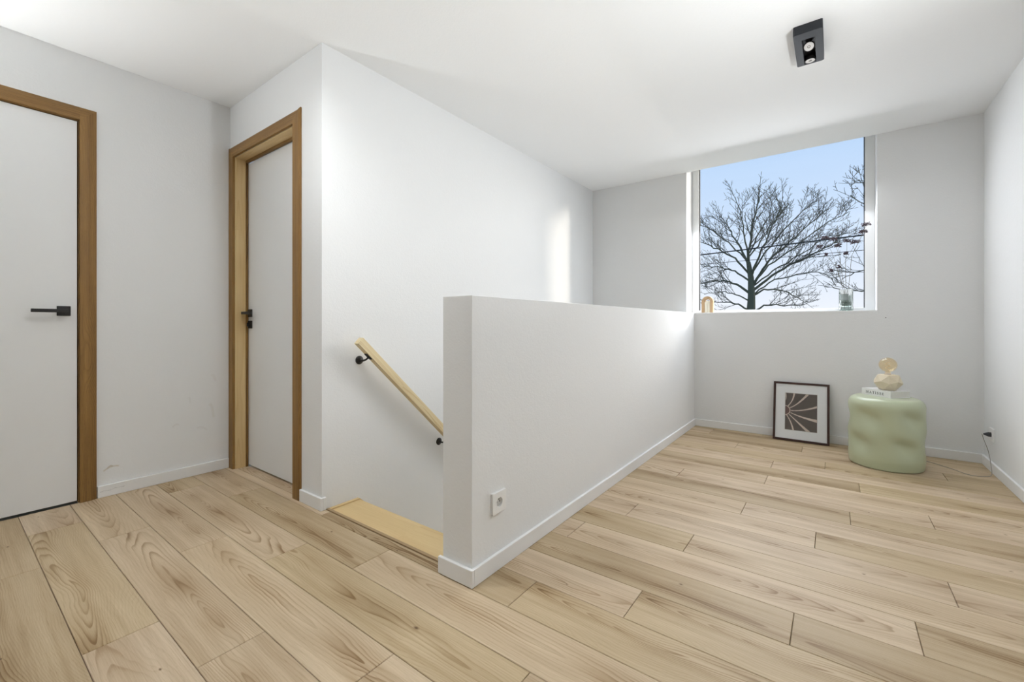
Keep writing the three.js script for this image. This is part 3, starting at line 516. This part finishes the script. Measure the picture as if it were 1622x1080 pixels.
function bareTree(at, spread, limbs, trunk, label, density) {         // limbs given across the crown (right, height) in metres
  const g = tag(group('bare_tree', at), label, 'tree', 'bare trees outside the window');
  const tl = []; branchTube(tl, trunk.map((p) => new THREE.Vector3(p[0], p[1], p[2] ?? 0)), trunk.r0, trunk.r1, 10); mesh('trunk', listGeometry(tl), bark, g);
  const twigs = [];
  const grow = (list, pts, r, level) => {
    let len = 0; for (let i = 1; i < pts.length; i++) len += pts[i].distanceTo(pts[i - 1]);
    if (level > 3 || len < 0.28) return;
    const n = Math.max(2, Math.round(len * (level === 0 ? 4.4 : level === 1 ? 4.8 : 4.6) * density));
    for (let k = 0; k < n; k++) {
      const t = (level === 0 ? 0.3 + 0.7 * (k + rnd() * 0.8) / n : 0.16 + 0.84 * (k + rnd() * 0.8) / n), f = Math.min(0.999, t) * (pts.length - 1), i = Math.floor(f), p = pts[i].clone().lerp(pts[i + 1], f - i), dir = pts[i + 1].clone().sub(pts[i]).normalize();
      const side = new THREE.Vector3(rr(-1, 1), rr(-0.25, 0.9), rr(-1, 1)); side.addScaledVector(dir, -side.dot(dir)).normalize();
      const d = dir.clone().multiplyScalar(rr(0.65, 1)).addScaledVector(side, rr(0.45, 0.9)).normalize();
      const l = (level === 0 ? rr(0.7, 1.7) : level === 1 ? rr(0.4, 0.95) : rr(0.2, 0.5)) * (1 - 0.4 * t) * Math.min(1.1, 0.45 + len / 4), q = [p.clone()], bend = new THREE.Vector3(rr(-0.25, 0.25), rr(-0.05, 0.3), rr(-0.25, 0.25));
      const steps = level === 0 ? 5 : level === 1 ? 4 : 3;
      for (let s = 1; s <= steps; s++) { d.addScaledVector(bend, 1 / steps).add(new THREE.Vector3(rr(-0.13, 0.13), rr(-0.1, 0.13), rr(-0.13, 0.13))).normalize(); q.push(q[s - 1].clone().addScaledVector(d, l / steps)); }
      const r2 = Math.max(0.0085, r * (level === 0 ? 0.42 : 0.55) * (1 - 0.5 * t)); branchTube(list, q, r2, Math.max(0.0055, r2 * 0.45), level < 1 ? 5 : 3);
      grow(list, q, r2, level + 1);
    }
  };
  for (const limb of limbs) {
    const z = limb.z ?? rr(-1, 1), raw = limb.p.map((p, i) => new THREE.Vector3(p[0], p[1], spread * z * Math.pow(i / (limb.p.length - 1), 1.2)));
    const pts = new THREE.CatmullRomCurve3(raw).getPoints(raw.length * 3); for (let i = 2; i < pts.length; i++) pts[i].add(new THREE.Vector3(rr(-0.04, 0.04), rr(-0.04, 0.04), rr(-0.04, 0.04)));
    const list = []; limb.r *= 0.78; branchTube(list, pts, limb.r, Math.max(0.012, limb.r * 0.18), 7); const b = mesh('branch', listGeometry(list), bark, g);
    const tw = []; grow(tw, pts, limb.r, 0); const m = mesh('twigs', listGeometry(tw), barkThin, b); m.userData.kind = 'stuff';
  }
  return g;
}
{
  const th = THREE.MathUtils.degToRad(7.7), D = 24, c = [-D * Math.sin(th), -3.2, -D * Math.cos(th)];
  const q = (px, py) => [(px - 1190) / 37.3, (513 - py) / 32.7 + 0.97 + 3.2];
  const L = (r, z, ...p) => ({ r, z, p: p.map((k) => q(...k)) });
  const trunk = [[0.05, -0.05], [0.02, 2], q(1189, 495), q(1190, 470), q(1189, 440), q(1185, 415)]; trunk.r0 = 0.27; trunk.r1 = 0.1;
  const t = bareTree(c, 2.4, [
    L(0.1, 0.1, [1186, 425], [1185, 405], [1188, 385], [1191, 355], [1199, 330], [1205, 312]),
    L(0.075, -0.5, [1185, 418], [1173, 392], [1160, 370], [1150, 348], [1138, 330]), L(0.065, 0.6, [1185, 432], [1165, 411], [1140, 396], [1118, 386], [1098, 376]),
    L(0.08, -0.2, [1188, 465], [1166, 449], [1146, 443], [1125, 441], [1098, 446]), L(0.06, 0.3, [1188, 492], [1171, 483], [1155, 478], [1135, 478], [1112, 482]),
    L(0.085, 0.5, [1191, 455], [1205, 431], [1222, 411], [1245, 392], [1270, 372], [1298, 352]), L(0.085, -0.4, [1192, 460], [1219, 441], [1250, 421], [1285, 405], [1312, 393], [1330, 384]),
    L(0.07, 0.8, [1189, 440], [1200, 411], [1212, 386], [1225, 360], [1236, 334]), L(0.06, -0.8, [1193, 468], [1215, 458], [1240, 460], [1262, 469], [1278, 480]), L(0.06, 0.2, [1193, 494], [1214, 483], [1240, 486], [1268, 484]),
    L(0.05, -0.7, [1187, 405], [1204, 382], [1222, 352], [1248, 332]), L(0.055, 0.7, [1186, 408], [1178, 375], [1175, 348], [1164, 322]), L(0.06, -0.9, [1187, 445], [1165, 428], [1142, 418], [1120, 412], [1100, 408]), L(0.055, 0.9, [1191, 450], [1215, 425], [1248, 405], [1290, 375], [1318, 366]), L(0.05, 0, [1190, 470], [1215, 450], [1255, 438], [1290, 436], [1310, 446]),
    L(0.045, 0.4, [1189, 478], [1165, 466], [1140, 462], [1115, 466]), L(0.055, 0.3, [1189, 435], [1212, 402], [1238, 372], [1262, 350], [1282, 334]), L(0.05, -0.3, [1187, 400], [1203, 368], [1216, 343], [1224, 320]), L(0.05, 0.1, [1185, 415], [1160, 388], [1136, 368], [1116, 352], [1102, 345]), L(0.05, -0.6, [1190, 455], [1222, 432], [1262, 408], [1305, 380], [1338, 374]),
  ], trunk, 'large bare winter tree with a domed crown outside the window', 1.0);
  t.rotation.y = th;
  const th2 = THREE.MathUtils.degToRad(-6.0), D2 = 17, c2 = [D2 * Math.sin(-th2), -3.2, -D2 * Math.cos(th2)];
  const q2 = (px, py) => [(px - 1440) / 54, (513 - py) / 47 + 0.97 + 3.2], L2 = (r, z, ...p) => ({ r, z, p: p.map((k) => q2(...k)) });
  const trunk2 = [[0, -0.05], [0.05, 2.5], q2(1440, 470), q2(1436, 400), q2(1440, 330)]; trunk2.r0 = 0.2; trunk2.r1 = 0.07;
  const t2 = bareTree(c2, 1.6, [L2(0.03, 0.3, [1440, 490], [1405, 470], [1372, 466], [1345, 462]), L2(0.03, -0.4, [1438, 450], [1405, 440], [1375, 436], [1352, 444]), L2(0.022, 0.5, [1437, 420], [1410, 385], [1390, 352], [1368, 335]), L2(0.022, -0.2, [1438, 390], [1415, 345], [1395, 318], [1374, 302]), L2(0.05, 0.1, [1440, 400], [1460, 360], [1480, 320], [1490, 290]), L2(0.05, -0.5, [1440, 440], [1470, 410], [1500, 390], [1530, 380]), L2(0.05, 0.4, [1440, 340], [1436, 300], [1445, 260])], trunk2, 'smaller bare tree with twigs reaching in beside the window frame', 0.55);
  t2.rotation.y = th2;
}
{
  const wire = (a, b, r, label) => { const A = new THREE.Vector3(...a), B = new THREE.Vector3(...b), d = B.clone().sub(A), P = []; for (let k = -6; k <= 7; k++) { const p = A.clone().addScaledVector(d, k); p.y += 0.006 * (k - 0.5) * (k - 0.5) - 0.0015; P.push(p.toArray()); } tag(mesh('power_line', tube(P, r, 60, 6), std({ color: 0x2d3338, roughness: 0.8 })), label, 'cable', 'overhead lines outside the window'); };
  wire([-3.293, 3.066, -14.000], [0.606, 3.203, -14.000], 0.019, 'thick dark overhead power line crossing in front of the tree');
  wire([-3.364, 2.816, -14.300], [0.619, 2.863, -14.300], 0.008, 'thin overhead wire hanging below the thick power line');
}
renderer.render(scene, camera);
